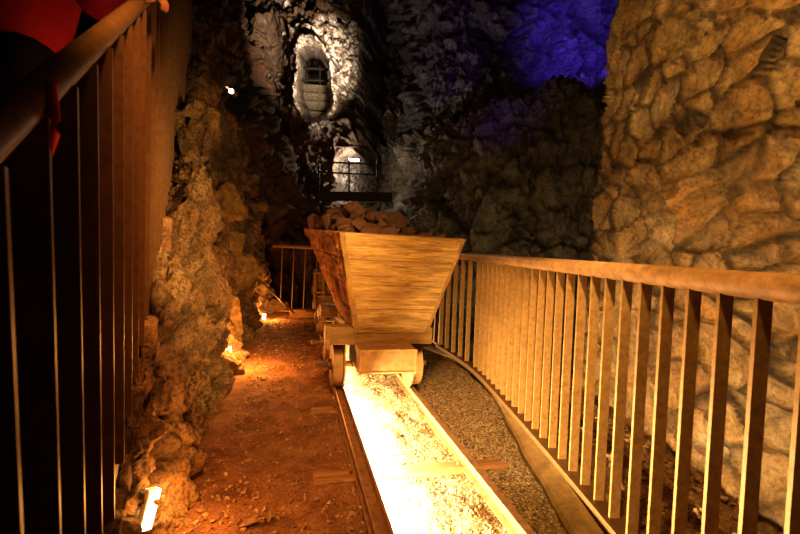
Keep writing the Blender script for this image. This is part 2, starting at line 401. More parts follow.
wr = masonry('wall_right', A, M_right); tag(wr, 'tall golden brown rough stone wall behind the right railing')
# lower back wall
def P(px, py, Y): return tuple(at(px, py, Y))
bw = []
for (x, yb, zt) in [(-1.3, 13.2, 3.7), (-.5, 11.2, 3.8), (.2, 9.4, 3.95), (1.2, 8.5, 4.2), (2.6, 8.2, 4.6), (4.0, 8.0, 4.9), (5.8, 7.8, 5.1)]:
    bw.append([(x, yb-.5, -2.2), (x, yb-.2, -.6), (x, yb, .8), (x, yb+.1, 2.2), (x, yb+.15, zt-.5), (x, yb+.5, zt), (x, yb+1.6, zt+.35), (x, yb+2.8, zt+.4)])
wb = rock_surface('wall_back', bw, 300, 260, M_back, .30, .8, .10, 3.2, .07, 15, flip=1, rdg=.07, cstr=.35); tag(wb, 'dark olive cavern rock face beyond the right railing')
# upper overhanging rock with blue light
up = []
for x, dz, q in [(-5.5, 0, 6.5), (-2.6, 0, 6.5), (-1.0, .0, 3.0), (.2, .1, .6), (1.0, .3, 0), (2.0, .5, 0), (3.6, .9, 0), (5.5, 1.2, 0), (7.5, 1.3, 0)]:
    up.append([(x, 11.6+q, 3.4+dz), (x, 10.6+q, 3.9+dz), (x, 10.1+q, 4.8+dz), (x, 9.7+q, 6.0+dz), (x, 8.8+q*.8, 7.6+dz), (x, 7.2+q*.4, 8.6+dz), (x, 4.5, 8.8+dz), (x, 1.0, 9.0+dz), (x, -2, 9.0)])
cu = rock_surface('ceiling', up, 260, 330, M_blue, .4, .6, .10, 2.8, .11, 25, flip=1, rdg=.12, cstr=.55); tag(cu, 'overhanging cavern roof rock washed in violet blue light')
# far left dark rock mass, right silhouette curls away
edge = [(238, -60), (243, 0), (262, 55), (284, 115), (300, 165), (318, 205), (330, 260), (345, 330)]
fl_rows = []
for i, (px, py) in enumerate(edge):
    e = at(px, py, 7.9)
    y = e.z
    fl_rows.append([(-5.5, 2.0, y+.5), (-4.6, 4.2, y+.2), (-3.7, 5.8, y+.1), (e.x-1.25+.0, 6.8, y), (e.x-.7, 7.3, y), (e.x-.3, 7.9, y), (e.x-.32, 8.8, y-.1), (e.x-.7, 10.2, y)])
fl_rows = fl_rows[::-1]
# flatten extremes to get a wide vertical range
lo = [(p[0], p[1], -2.3) for p in fl_rows[0]]; hi = [(p[0]-.5, p[1], 9.3) for p in fl_rows[-1]]
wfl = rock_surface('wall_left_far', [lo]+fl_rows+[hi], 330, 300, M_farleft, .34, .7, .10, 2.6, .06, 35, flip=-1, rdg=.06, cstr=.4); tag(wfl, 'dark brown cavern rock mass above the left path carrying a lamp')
# central rock with oval shaft mouth and lower niche
cx, _, cz = at(317, 88, 9.4); nx, _, nz = at(354, 176, 9.4)
c0 = at(190, 330, 9.4); c1 = at(402, -90, 9.4)
nxg, nzg = 330, 520
gx = np.linspace(c0.x, c1.x+.15, nxg); gz = np.linspace(-2.2, 9.2, nzg)
CX, CZ = np.meshgrid(gx, gz, indexing='ij')
Q = np.stack([CX.ravel(), np.zeros(CX.size), CZ.ravel()], 1)
wob = fbm(Q*2.4, 3, 71).reshape(CX.shape)
tilt = (CZ-cz)*.12
ell = np.sqrt(((CX-cx+tilt)/.37)**2+(np.abs((CZ-cz)/.83)**2.6)**(1))+wob*.13
ell2 = np.maximum(np.sqrt(((CX-nx)/.46)**2+(np.maximum(CZ-nz, 0)/.62)**2), 0)+wob*.16
ell2 = np.where(CZ < nz-.62, 3, ell2)
# smooth brown hollow up-left of the shaft
hx, _, hz = at(272, 42, 9.4)
ell3 = np.sqrt(((CX-hx+(CZ-hz)*.25)/.34)**2+((CZ-hz)/.75)**2)+wob*.2
Yb = 9.4-.35*np.exp(-((CX-cx)/.8)**2-((CZ-cz+.2)/1.5)**2)+.25*np.abs(CX-cx)
sx_edge, _, _ = at(372, 120, 9.4)
Yb = Yb+sstep(sx_edge-.5, sx_edge+.15, CX-.02*(CZ-cz))*2.2
hole = 1-sstep(.82, 1.0, ell); niche = 1-sstep(.85, 1.0, ell2); holl = 1-sstep(.5, 1.05, ell3)
rim = np.exp(-((ell-1.12)/.16)**2)
Yb = Yb+hole*3.2+niche*1.0+holl*.25-rim*.22
d1, e1, _ = facets(Q*1.3+wob.ravel()[:, None]*.25, 61); d2, e2, _ = facets(Q*4.2, 62)
dd = (d1*.22+d2*.10+ridge(Q*3.5, 4, 63)*.07+fbm(Q*9, 4, 64, .65)*.05).reshape(CX.shape)
Yb = Yb-dd*(1-hole*.8)*(1-holl*.6)
white = np.clip(rim*1.0+niche*.8+sstep(.0, .6, wob+ .5*np.exp(-((CX-cx-.45)/.5)**2)-.2)*sstep(cz-1.0, cz+.3, CZ), 0, 1)*(1-holl)*(1-hole)
shd = hole*3.2
shell = npmesh('wall_shaft', np.stack([(CX-.20*shd).ravel(), Yb.ravel(), (CZ+.36*shd).ravel()], 1), gridfaces(nxg, nzg), M_crust, attrs={'crev_shade': np.clip(np.maximum((1-sstep(0, .1, e1))*.6, (1-sstep(0, .12, e2))*.5).reshape(CX.shape)*(1-niche)+np.clip(hole*sstep(.0, .45, .95-ell)*1.0, 0, .93), 0, 1).ravel(), 'white': white.ravel()})  # besides crevices, the mask paints the shade inside the shaft into the colour
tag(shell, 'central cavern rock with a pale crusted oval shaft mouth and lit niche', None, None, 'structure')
# pale crust; the lit look of rim and niche is painted in too
nt = M_crust.node_tree
bs = [n for n in nt.nodes if n.type == 'BSDF_PRINCIPLED'][0]; src = bs.inputs['Base Color'].links[0].from_socket
aw = N(nt, 'ShaderNodeAttribute', attribute_name='white')
ac = N(nt, 'ShaderNodeAttribute', attribute_name='crev_shade')
vv = coords(nt)
brown = mixc(nt, .6, (.15, .10, .065), ramp(nt, noise(nt, vv, 5, 6, .7), [(.3, (.05, .03, .02)), (.7, (.22, .15, .10))]))
pale = mixc(nt, ramp(nt, noise(nt, vv, 9, 7, .75, .6), [(.45, (0, 0, 0)), (.56, (1, 1, 1))]), (.12, .08, .055), (.9, .82, .74))
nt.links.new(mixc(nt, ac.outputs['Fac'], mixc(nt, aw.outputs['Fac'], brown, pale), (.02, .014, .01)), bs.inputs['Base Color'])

# cavern side behind the stairs
ls = [[(-1.6, -1.5, -.5), (-2.2, -1.0, -.5), (-3.2, .5, -.5), (-4.2, 2.5, -.5), (-5.0, 4.5, -.5)], [(-1.8, -1.5, 3), (-2.4, -1.0, 3), (-3.4, .5, 3), (-4.4, 2.5, 3.2), (-5.2, 4.5, 3.3)], [(-1.8, -1.5, 8.8), (-2.4, -1.0, 8.8), (-3.4, .5, 9), (-4.4, 2.5, 9), (-5.2, 4.5, 9)]]
w_ = rock_surface('wall_stairs', [list(r) for r in zip(*ls)], 120, 140, M_farleft, .2, .9, .08, 3, .04, 45, flip=1); tag(w_, 'dark rock wall on the far side of the stairs')

# ------------------------------------------------------------------ stones
import bmesh
def chunk_mesh(name, mat, seed, sub=3, fac=.5, sq=(1, .8, .65), rough=.05):
    bm = bmesh.new(); bmesh.ops.create_icosphere(bm, subdivisions=sub, radius=1)
    V = np.array([v.co[:] for v in bm.verts])
    r = np.random.default_rng(seed)
    # cut by random planes -> angular stone
    for k in range(11):
        n = nrm(r.normal(size=3)); h = r.uniform(.42, .8)
        d = V@n; V = np.where((d > h)[:, None], V-n*(d-h)[:, None]*.99, V)
    V = V+V*(fbm(V*3+seed, 3, seed)*rough)[:, None]
    V = V*np.array(sq)
    for v, c in zip(bm.verts, V): v.co = c
    me = bpy.data.meshes.new(name); bm.to_mesh(me); bm.free(); me.materials.append(mat); return me
def rock(name, me, loc, rot, sc, label, cat, group=None):
    o = bpy.data.objects.new(name, me); COL.objects.link(o); o.location = loc; o.rotation_euler = rot
    o.scale = sc if hasattr(sc, '__len__') else (sc, sc, sc); return tag(o, label, cat, group)
def scatter(name, pts, sizes, mat, label, seed):
    """uncountable gravel as one mesh"""
    bm = bmesh.new(); bmesh.ops.create_icosphere(bm, subdivisions=1, radius=1)
    BV = np.array([v.co[:] for v in bm.verts]); BF = np.array([[v.index for v in f.verts] for f in bm.faces]); bm.free()
    r = np.random.default_rng(seed); n = len(pts); k = len(BV)
    jit = 1+r.uniform(-.32, .25, (n, k, 1)); sq = r.uniform(.55, 1.25, (n, 1, 3))*np.array([1, 1, .75])
    ang = r.uniform(0, 6.28, n); c, s = np.cos(ang), np.sin(ang)
    VV = BV[None]*jit*sq*np.asarray(sizes)[:, None, None]
    X = VV[..., 0]*c[:, None]-VV[..., 1]*s[:, None]; Y = VV[..., 0]*s[:, None]+VV[..., 1]*c[:, None]
    VV = np.stack([X, Y, VV[..., 2]], -1)+np.asarray(pts)[:, None, :]
    FF = (BF[None]+(np.arange(n)*k)[:, None, None]).reshape(-1, 3)
    o = npmesh(name, VV.reshape(-1, 3), FF, mat, smooth=False, attrs={'crev_shade': np.zeros(n*k)})
    return tag(o, label, 'gravel', None, 'stuff')
# gravel of the track bed
pts = []; sz = []
while len(pts) < 14000:
    y = RNG.uniform(1.2, 5.2)**1.0; x = RNG.uniform(-1.3, .95)
    u, s = to_us(x, y)
    if u < .41: continue
    k = side_of(kerb_in, np.array([x]), np.array([y]))[0]
    if k < .01 or (abs(u-UR) < .03): continue
    if y > 4.7: continue
    r = .0025+.0065*RNG.random()**2.5
    pts.append((x, y, floor_z(x, y)+r*.3)); sz.append(r)
scatter('gravel', pts, sz, M_pebble, 'loose grey gravel covering the bed between and beside the rails', 3)
pts = []; sz = []
while len(pts) < 4200:
    y = RNG.uniform(1.2, 6.6); x = RNG.uniform(-2.1, .5)
    u, s = to_us(x, y)
    if u > .35: continue
    fx = np.interp(y, [1, 1.55, 2.45, 3.5, 5.6, 6.8], [-.72, -.8, -.98, -1.25, -1.8, -1.9])
    if x < fx: continue
    dens = .25+.75*math.exp(-(x-fx)/.12)+(.5 if y < 2.0 else 0)+.3*math.exp(-abs(u-.3)/.06)
    if RNG.random() > dens: continue
    r = .003+.0115*RNG.random()**3
    pts.append((x, y, floor_z(x, y)+r*.3)); sz.append(r)
scatter('path_grit', pts, sz, M_dirtstone, 'fine stone grit strewn over the orange dirt path', 5)
pts = []; sz = []
for k in range(2200):
    y = RNG.uniform(.8, 4.2); x = RNG.uniform(1.02, 1.62); r = .006+.022*RNG.random()**2
    pts.append((x, y, floor_z(x, y)+r*.3)); sz.append(r)
scatter('rubble_bed', pts, sz, M_dirtstone, 'dark loose stones on the ground between railing and stone wall', 6)

# countable stones at the foot of the left rock
SM = [chunk_mesh('loose_stone_shape', M_dirtstone, 200+k, 2) for k in range(5)]
foot_stones = [(187, 449, .022), (196, 463, .028), (205, 470, .018), (213, 455, .016), (221, 462, .014), (199, 437, .026), (209, 428, .02), (218, 440, .014), (205, 486, .016), (195, 498, .022), (183, 514, .03), (222, 405, .024), (228, 388, .02), (235, 474, .012), (267, 400, .02), (281, 486, .014), (311, 430, .012), (315, 455, .014), (240, 523, .02), (334, 442, .012), (337, 405, .012), (176, 526, .03), (200, 512, .018), (243, 492, .013), (305, 525, .016)]
for k, (px, py, r) in enumerate(foot_stones):
    p = atz(px, py)
    rock('loose_stone', SM[k % 5], (p.x, p.y, floor_z(p.x, p.y)+r*.35), (random.random()*3, random.random()*3, random.random()*6), r,
         'small loose brown stone lying on the dirt path', 'stone', 'loose stones on the dirt path')
# boulders on the left rock
def boulder(px, py, Y, sc, rot, label, seed, sq=(1, .8, .7), mat=M_boulder):
    me = chunk_mesh('boulder_shape', mat, seed, 4, sq=sq, rough=.05)
    return rock('boulder', me, at(px, py, Y), rot, sc, label, 'boulder')
boulder(226, 203, 4.35, .36, (.2, .3, .25), 'large ochre boulder wedged in the left rock above the path', 301, (1, .7, .62))
boulder(258, 206, 6.3, .16, (.3, .1, .5), 'small rounded tan boulder on the crest above the end railing', 302)
boulder(277, 222, 7.2, .46, (.1, .5, .2), 'big dark block of rock left of the cart behind the end railing', 303, (.9, .8, .9), M_farleft)
boulder(222, 245, 4.6, .34, (.4, .2, .9), 'brown boulder below the ochre boulder in the left rock', 304)
boulder(240, 275, 4.9, .30, (.1, .2, 1.4), 'grey brown boulder low in the left rock near the uplight', 305, (.8, .8, 1))
boulder(228, 315, 4.1, .30, (.6, .3, 0), 'rounded boulder bulging from the left rock just above the path', 306, (.7, .8, 1.1))
boulder(276, 305, 6.7, .22, (.2, .1, .3), 'small glowing tan rock beside the far uplight', 307)

# ------------------------------------------------------------------ rails and sleepers
def rail(u, label):
    mb = MB(); prof = [(-.032, 0), (.032, 0), (.032, .008), (.006, .016), (.006, .048), (.024, .052), (.025, .063), (.019, .070), (-.019, .070), (-.025, .063), (-.024, .052), (-.006, .048), (-.006, .016), (-.032, .008)]
    ss = [-.2+.25*k for k in range(29)]
    vs = []; n = len(prof)
    for s in ss:
        for (a, z) in prof: vs.append(tr(a, s, z))
    fs = [(i*n+k, i*n+(k+1) % n, (i+1)*n+(k+1) % n, (i+1)*n+k) for i in range(len(ss)-1) for k in range(n)]
    fs += [tuple(range(n))[::-1], tuple((len(ss)-1)*n+k for k in range(n))]
    mb.add(vs, fs); o = mb.build('rail', M_rail); o.location = tr(u, 0, 0.0)
    o.data.materials.append(M_railtop)
    for p in o.data.polygons:
        if p.normal.z > .35 and p.center.z > .05: p.material_index = 1
    return tag(o, label, 'rail')
rail(UL, 'rusty brown left track rail beside the orange dirt path')
rail(UR, 'bright polished right track rail in the gravel beside the kerb')
for k, s in enumerate([1.12, 2.0, 2.86, 3.72, 4.58, 5.4]):
    mb = MB(); w = .115
    a0 = .03 if k in (1, 3) else .09
    mb.box((0, 0, -.0235), (1.06-a0*.8, w*.9, .055), bev=.008)
    o = mb.build('sleeper', M_sleeper); o.location = tr(.655, s, .008 if k == 1 else .002); o.rotation_euler = (random.uniform(-.02, .02), 0, HEAD+random.uniform(-.015, .015))
    for uu in (UL, UR):
        for e in (-1, 1):
            sp = MB(); sp.tube([(uu-.655+e*.045, .0, .01), (uu-.655+e*.045, 0, .026)], .009, 8); q = sp.build('spike', M_rail, o)
    lab = ['worn brown wooden sleeper nearest the camera under the rails', 'worn brown wooden sleeper with its cracked end out on the path', 'half buried wooden sleeper just in front of the cart', 'wooden sleeper beneath the front of the loaded cart', 'wooden sleeper beneath the gap between the two carts', 'farthest wooden sleeper under the second cart'][k]
    tag(o, lab, 'sleeper')

# ------------------------------------------------------------------ mine carts
def chassis(root):
    # local frame: x across (0 = cart centre), y along, z up. front at y=0
    b = MB(); b.box((0, .07, .505), (.77, .13, .13), bev=.006).build('cross_beam', M_beam, root)
    b = MB(); b.box((0, 1.15, .505), (.77, .12, .12), bev=.006).build('cross_beam', M_beam, root)
    for s in (-1, 1):
        MB().box((s*.18, .66, .47), (.09, 1.1, .10), bev=.006).build('side_beam', M_beam, root)
        MB().box((s*.16, .22, .33), (.075, .20, .17), bev=.006).build('axle_box', M_beam, root)
    f = MB(); f.box((.0, -.01, .375), (.40, .40, .166), bev=.006); fb = f.build('buffer_box', M_wheel, root)
    ff = MB()
    for (c, d) in (((0, -.212, .452), (.40, .012, .012)), ((0, -.212, .298), (.40, .012, .012)), ((-.194, -.215, .372), (.012, .012, .172)), ((.194, -.215, .372), (.012, .012, .172))): ff.box(c, d)
    ff.build('edge_strip', M_bar, fb)
    pl = MB().box((-.02, -.10, .462), (.24, .03, .008), bev=.003).build('bracket', M_rail, fb)
    for yy in (.225, .95):
        MB().tube([(-.415, yy, .24), (.415, yy, .24)], .022, 14).build('axle', M_wheel, root)
        for s in (-1, 1):
            w = MB(); seg = 40; prof = [(-.045, .0), (-.045, .145), (-.04, .168), (.03, .170), (.034, .192), (.046, .192), (.048, .15), (.03, .13), (.03, .0)]
            vs = []; n = len(prof)
            for k in range(seg):
                t = 2*math.pi*k/seg
                for (a, r) in prof: vs.append((s*(.302)-s*a, yy+r*math.cos(t), .24+r*math.sin(t)))
            fs = [(k*n+j, k*n+j+1, ((k+1) % seg)*n+j+1, ((k+1) % seg)*n+j) for k in range(seg) for j in range(n-1)]
            if s < 0: fs = [q[::-1] for q in fs]
            w.add(vs, fs, False); wo = w.build('wheel', M_wheel, root)
            MB().tube([(s*.34, yy, .24), (s*.375, yy, .24)], .04, 16).build('hub', M_wheel, wo)
        MB().box((-.43, yy, .24), (.075, .05, .035), bev=.004).build('axle_stub', M_beam, root)
    MB().box((-.40, .02, .50), (.035, .10, .17), bev=.005).build('end_block', M_beam, root)
def quad_panel(a, b, c, d, thick, nplank, mat, name, parent, out, gap=.004, sub=0, amp=0):
    """a,b bottom left/right, d,c top left/right; planks horizontal; thickness away from 'out'"""
    a, b, c, d = [Vector(q) for q in (a, b, c, d)]; nn = Vector(out).normalized()
    mb = MB()
    for k in range(nplank):
        t0, t1 = k/nplank, (k+1)/nplank; g = gap/((d-a).length)
        j = random.uniform(-.0015, .0015)
        q = [a.lerp(d, t0+g), b.lerp(c, t0+g), b.lerp(c, t1-g), a.lerp(d, t1-g)]
        o_ = [p+nn*j for p in q]; i_ = [p-nn*thick for p in q]
        mb.add(o_+i_, [(0, 1, 2, 3), (7, 6, 5, 4), (0, 4, 5, 1), (1, 5, 6, 2), (2, 6, 7, 3), (3, 7, 4, 0)])
    mb.add([p-nn*thick*.5 for p in (a, b, c, d)]+[p-nn*(thick*.6) for p in (a, b, c, d)], [(0, 1, 2, 3), (7, 6, 5, 4)])
    return mb.build(name, mat, parent)
cart = empty('mine_cart', tr(.655, 2.93, 0), HEAD)
tag(cart, 'wooden mine cart with tapered hopper piled with rocks on the rails', 'mine cart')
chassis(cart)
tx = .081
fb0, fb1 = Vector((tx-.290, -.002, .530)), Vector((tx+.262, -.002, .530))
ft0, ft1 = Vector((tx-.448, -.17, 1.235)), Vector((tx+.452, -.17, 1.235))
rb0, rb1 = Vector((tx-.325, .80, .565)), Vector((tx+.325, .80, .565))
rt0, rt1 = Vector((tx-.650, .93, 1.285)), Vector((tx+.650, .93, 1.27))
outf = (fb1-fb0).cross(ft0-fb0).normalized()
fp = quad_panel(fb0, fb1, ft1, ft0, .035, 4, M_front, 'front_panel', cart, outf, .0015)
def strip(p, q, w, t, nrm_, mat, name, parent):
    d = (q-p).normalized(); sdir = d.cross(nrm_).normalized()
    mb = MB(); vs = []
    for e in (p, q):
        vs += [e-sdir*w/2, e+sdir*w/2, e+sdir*w/2+nrm_*t, e-sdir*w/2+nrm_*t]
    mb.add(vs, [(0, 1, 2, 3)[::-1], (4, 5, 6, 7), (0, 1, 5, 4), (1, 2, 6, 5), (2, 3, 7, 6), (3, 0, 4, 7)]); return mb.build(name, mat, parent)
strip(fb0+Vector((.018, 0, 0)), ft0+Vector((.018, 0, 0)), .034, .004, outf, M_batten, 'edge_batten', fp)
strip(fb1-Vector((.012, 0, 0)), ft1-Vector((.012, 0, 0)), .022, .003, outf, M_batten, 'edge_batten', fp)
strip(fb0+outf*-.0+Vector((0, 0, .016)), fb1+Vector((0, 0, .016)), .03, .003, outf, M_front, 'edge_batten', fp)
# weathered side panels, subdivided and roughened
def rough_panel(a, b, c, d, thick, mat, name, parent, out, seed):
    n1, n2 = 90, 70
    a, b, c, d = [np.array(q) for q in (a, b, c, d)]; o_ = np.array(out)
    s = np.linspace(0, 1, n1)[:, None, None]; t = np.linspace(0, 1, n2)[None, :, None]
    G = (a*(1-s)+b*s)*(1-t)+(d*(1-s)+c*s)*t
    tt = np.broadcast_to(t, G.shape[:2]+(1,))[..., 0]
    Pq = G.reshape(-1, 3)*np.array([1, 1, 1])
    # gouged grain running up the boards and board joints
    h = fbm(Pq*np.array([5, 26, 5]), 4, seed, .7)*.012+fbm(Pq*14, 3, seed+4)*.008
    jn = np.isin(np.arange(n2), (17, 18, 35, 52, 53))[None, :]*np.ones((n1, 1))
    H = h.reshape(n1, n2)-jn*.008
    top = G+o_*H[..., None]; bot = G-o_*thick
    V = np.concatenate([top.reshape(-1, 3), bot.reshape(-1, 3)]); f = gridfaces(n1, n2); m = n1*n2
    i = np.arange(m).reshape(n1, n2)
    def wall(e): return np.stack([e[:-1], e[1:], e[1:]+m, e[:-1]+m], 1)
    FF = np.concatenate([f[:, ::-1], f+m, wall(i[:, 0]), wall(i[:, -1])[:, ::-1], wall(i[0, :])[:, ::-1], wall(i[-1, :])])
    return npmesh(name, V, FF, mat, parent, smooth=False)
outl = (ft0-fb0).cross(rb0-fb0).normalized()
if outl.x > 0: outl = -outl
outr = Vector((-outl.x, outl.y, outl.z))
rough_panel(fb0, rb0, rt0, ft0, .035, M_side, 'side_panel', cart, outl, 5)
rough_panel(fb1, rb1, rt1, ft1, .035, M_side, 'side_panel', cart, outr, 6)
quad_panel(rb1, rb0, rt0, rt1, .035, 4, M_side, 'rear_panel', cart, (0, 1, .15))
quad_panel(fb0, fb1, rb1, rb0, .03, 1, M_beam, 'floor_board', cart, (0, 0, -1))
# second cart: low box wagon
cart2 = empty('mine_cart', tr(.655, 4.80, 0), HEAD)
tag(cart2, 'low box wagon on the rails half hidden behind the loaded cart', 'mine cart')
chassis(cart2)
for (a, b, w) in (((-.36, .05), (.36, .05), 'box_end'), ((-.36, 1.05), (.36, 1.05), 'box_end')):
    MB().box((0, a[1], .69), (.72, .035, .23), bev=.004).build(w, M_beam, cart2)
for s in (-1, 1): MB().box((s*.36, .55, .69), (.035, 1.03, .23), bev=.004).build('box_side', M_beam, cart2)
fr = MB()
for (c, d) in (((-.41, .0, .70), (.03, .03, .26)), ((-.31, .0, .70), (.03, .03, .26)), ((-.36, 0, .815), (.13, .035, .03)), ((-.36, 0, .60), (.13, .035, .03))): fr.box(c, d, bev=.003)
fr.build('end_frame', M_wheel, cart2)
MB().box((0, .55, .58), (.72, 1.0, .03)).build('floor_board', M_beam, cart2)

# ore heap: individual rocks resting inside the tub
OM = [chunk_mesh('ore_rock_shape', M_rubble, 400+k, 3, sq=[(1, .8, .6), (1, .7, .7), (.9, 1, .55), (1, .6, .5), (.8, .9, .8), (1, .9, .45)][k], rough=.025) for k in range(6)]
Mc = Matrix.Translation(tr(.655, 2.93, 0)) @ Matrix.Rotation(HEAD, 4, 'Z')
def ore(x, y, z, r, k):
    p = Mc @ Vector((x, y, z))
    rock('ore_rock', OM[k % 6], p, (random.uniform(-.6, .6), random.uniform(-.6, .6), random.uniform(0, 6.28)), r,
         'rough reddish brown ore rock heaped in the hopper of the cart', 'rock', 'ore rocks heaped in the cart')
k = 0
def heap_z(x, y):  # heap surface in cart space
    return 1.20+.27*math.exp(-((x-tx+.20)/.40)**2-((y-.42)/.42)**2)+.03*math.exp(-((x-tx-.35)/.1)**2-((y-.1)/.15)**2)
random.seed(21)
for iy in range(9):
    y = -.06+iy*.115; hw = .36+.17*(y+.17)/1.1
    nxr = int(hw*2/.125)
    for ix in range(nxr+1):
        x = tx-hw+ix*(2*hw/nxr)+random.uniform(-.02, .02)
        r = random.uniform(.062, .105)
        ore(x, y+random.uniform(-.03, .03), heap_z(x, y)-r*.45, r, k); k += 1
for (x, y, z, r) in ((tx-.50, .30, 1.33, .10), (tx-.40, .12, 1.30, .09), (tx-.44, .5, 1.40, .11), (tx-.58, .62, 1.34, .09), (tx-.30, .30, 1.42, .12), (tx-.12, .18, 1.38, .11), (tx+.02, .25, 1.36, .12), (tx-.2, .05, 1.28, .10), (tx+.33, .0, 1.235, .075), (tx-.5, .5, 1.30, .075), (tx-.05, .0, 1.25, .1)):
    ore(x, y, z, r, k); k += 1
MB().hexa([tuple(v) for v in (fb0+Vector((.05, .1, .1)), fb1+Vector((-.05, .1, .1)), rb1+Vector((-.05, -.05, .1)), rb0+Vector((.05, -.05, .1)), ft0+Vector((.06, .09, -.06)), ft1+Vector((-.06, .09, -.06)), rt1+Vector((-.08, -.08, -.1)), rt0+Vector((.08, -.08, -.1)))]).build('load_core', M_rubble, cart)

# ------------------------------------------------------------------ kerb
kin = interp_net([[(x, y, 0) for (x, y) in kerb_in], [(x, y, 0) for (x, y) in kerb_in]], 2, 120)[0]
V = []; n = len(kin)
for i, p in enumerate(kin):
    d = kin[min(i+1, n-1)]-kin[max(i-1, 0)]; d = d/np.linalg.norm(d); r = np.array((d[1], -d[0], 0))
    w = fbm(np.array([p*4]), 2, 3)[0]*.008
    dist = .13 if p[1] < 4 else .10
    for (a, z) in ((0+w, -.05), (.004+w, .03), (.02+w, .045), (dist, .05), (dist, -.05)): V.append(p+r*a+np.array((0, 0, z)))
Fk = []
for i in range(n-1):
    for j in range(4): Fk.append((i*5+j, (i+1)*5+j, (i+1)*5+j+1, i*5+j+1))
kb = npmesh('trim_1', V, [q for q in Fk], M_kerb, smooth=False); tag(kb, 'low ochre concrete kerb between the gravel and the railing', None, None, 'structure')

# ------------------------------------------------------------------ right fence
def polyresample(pts, step, start=0.0):
    out = []; acc = -start; 
    for (a, b) in zip(pts[:-1], pts[1:]):
        a, b = Vector(a), Vector(b); L = (b-a).length; t = -acc if acc < 0 else 0
        t = (step-acc) % step if acc > 0 else t
        while t < L: out.append((a.lerp(b, t/L), (b-a).normalized())); t += step
        acc = (L-(t-step))
    return out
def flat_bar(mb_or_none, base, top, dirv, w_across, t_along):
    d = Vector((dirv[0], dirv[1], 0)).normalized(); n = Vector((d.y, -d.x, 0))
    vs = []
    for p in (base, top):
        for (a, b) in ((-1, -1), (1, -1), (1, 1), (-1, 1)): vs.append(Vector(p)+n*w_across/2*a+d*t_along/2*b)
    mb = MB(); mb.hexa(vs); return mb
FL = fence_line()
fence = empty('railing', (FL[2][0], FL[2][1], 0)); fo = Vector(fence.location)
tag(fence, 'long rusty metal railing with flat bars along the right of the track', 'railing')
def shift(mb, o): mb.v = [tuple(Vector(v)-o) for v in mb.v]; return mb
near_pts = FL[:7]
HZ = 1.10
hp = [Vector((x-.02, y, HZ)) for (x, y) in near_pts]
hp_s = [Vector(tuple(v)) for v in interp_net([[tuple(v) for v in hp]]*2, 2, 60)[0]]
shift(MB().tube(hp_s, .037, 18), fo).build('handrail', M_rust, fence)
near_s = [tuple(v)[:2] for v in interp_net([[(x, y, 0) for (x, y) in near_pts]]*2, 2, 80)[0]]
dist = 0; last = None; nb = 0; bars = []
for (p, d) in polyresample([(x, y, 0) for (x, y) in near_s], .12, 0): bars.append((p, d))
# place by arc length properly
def arc(pts, step, s0):
    P_ = [np.array(q) for q in pts]; L = [0]
    for a, b in zip(P_[:-1], P_[1:]): L.append(L[-1]+np.linalg.norm(b-a))
    L = np.array(L); P_ = np.array(P_); out = []
    s = s0
    while s < L[-1]:
        i = min(np.searchsorted(L, s, 'right')-1, len(P_)-2); t = (s-L[i])/(L[i+1]-L[i]); p = P_[i]*(1-t)+P_[i+1]*t; d = P_[i+1]-P_[i]
        out.append((Vector((p[0], p[1], 0)), Vector((d[0], d[1], 0)).normalized())); s += step
    return out
full = arc(near_s, .12, .30)
full = [q for q in full if q[0].y < 3.86]+arc([q for q in near_s if q[1] > 3.9], .17, .10)
for (p, d) in full:
    b = flat_bar(None, (p.x, p.y, .075), (p.x-.02, p.y, HZ-.02), d, .042, .012)
    shift(b, fo).build('baluster', M_bar, fence)
br = MB()
lowp = [Vector((x-.0, y, .055)) for (x, y) in near_s]
for a, b_ in zip(lowp[:-1], lowp[1:]):
    d = (b_-a).normalized(); n_ = Vector((d.y, -d.x, 0)); 
    vs = [a-n_*.05+Vector((0, 0, -.02)), a+n_*.035+Vector((0, 0, -.02)), b_+n_*.035+Vector((0, 0, -.02)), b_-n_*.05+Vector((0, 0, -.02))]
    br.hexa(vs+[v+Vector((0, 0, .045)) for v in vs])
shift(br, fo).build('bottom_rail', M_darkbar, fence)
# turned far fence
fence2 = empty('railing', (FL[9][0], FL[9][1], 0)); fo2 = Vector(fence2.location)
tag(fence2, 'dark metal railing closing off the far end of the track behind the carts', 'railing')
fp_ = [(x, y) for (x, y) in FL[6:]]
shift(MB().tube([Vector((x, y, HZ-.01)) for (x, y) in fp_], .03, 14), fo2).build('handrail', M_rust, fence2)
for (p, d) in arc(fp_, .19, .05):
    b = MB(); b.tube([(p.x, p.y, .03), (p.x, p.y, HZ-.03)], .010, 8)
    shift(b, fo2).build('baluster', M_bar, fence2)
shift(MB().tube([Vector((x, y, .05)) for (x, y) in fp_], .018, 8), fo2).build('bottom_rail', M_rust, fence2)

# ------------------------------------------------------------------ stair railing (left)
slope = .7036; dirS = Vector((-.4757, 1, slope)).normalized(); hd = Vector((-.4757, 1, 0)).normalized()
h0 = at(0, 127, .5)
def railpt(Y): return Vector((h0.x-.4757*(Y-.5), Y, h0.z+slope*(Y-.5)))
sr = empty('stair_railing', (stairX(1.5), 1.5, stairZ(1.5))); so = Vector(sr.location)
tag(sr, 'dark brown stair railing with wide flat bars climbing steeply on the left', 'railing')
shift(MB().tube([railpt(-.15), railpt(1.5), railpt(3), railpt(5.4)], .023, 24), so).build('handrail', M_darkpipe, sr)
Y = .445
while Y < 5.2:
    x = h0.x-.4757*(Y-.5)
    zb = stairZ(Y)+.06
    Yt = Y-.13; b = flat_bar(None, (x, Y, zb), (x+.4757*.13, Yt, railpt(Yt).z-.01), hd, .058, .010)
    shift(b, so).build('baluster', M_darkbar, sr); Y += .122
st = MB()
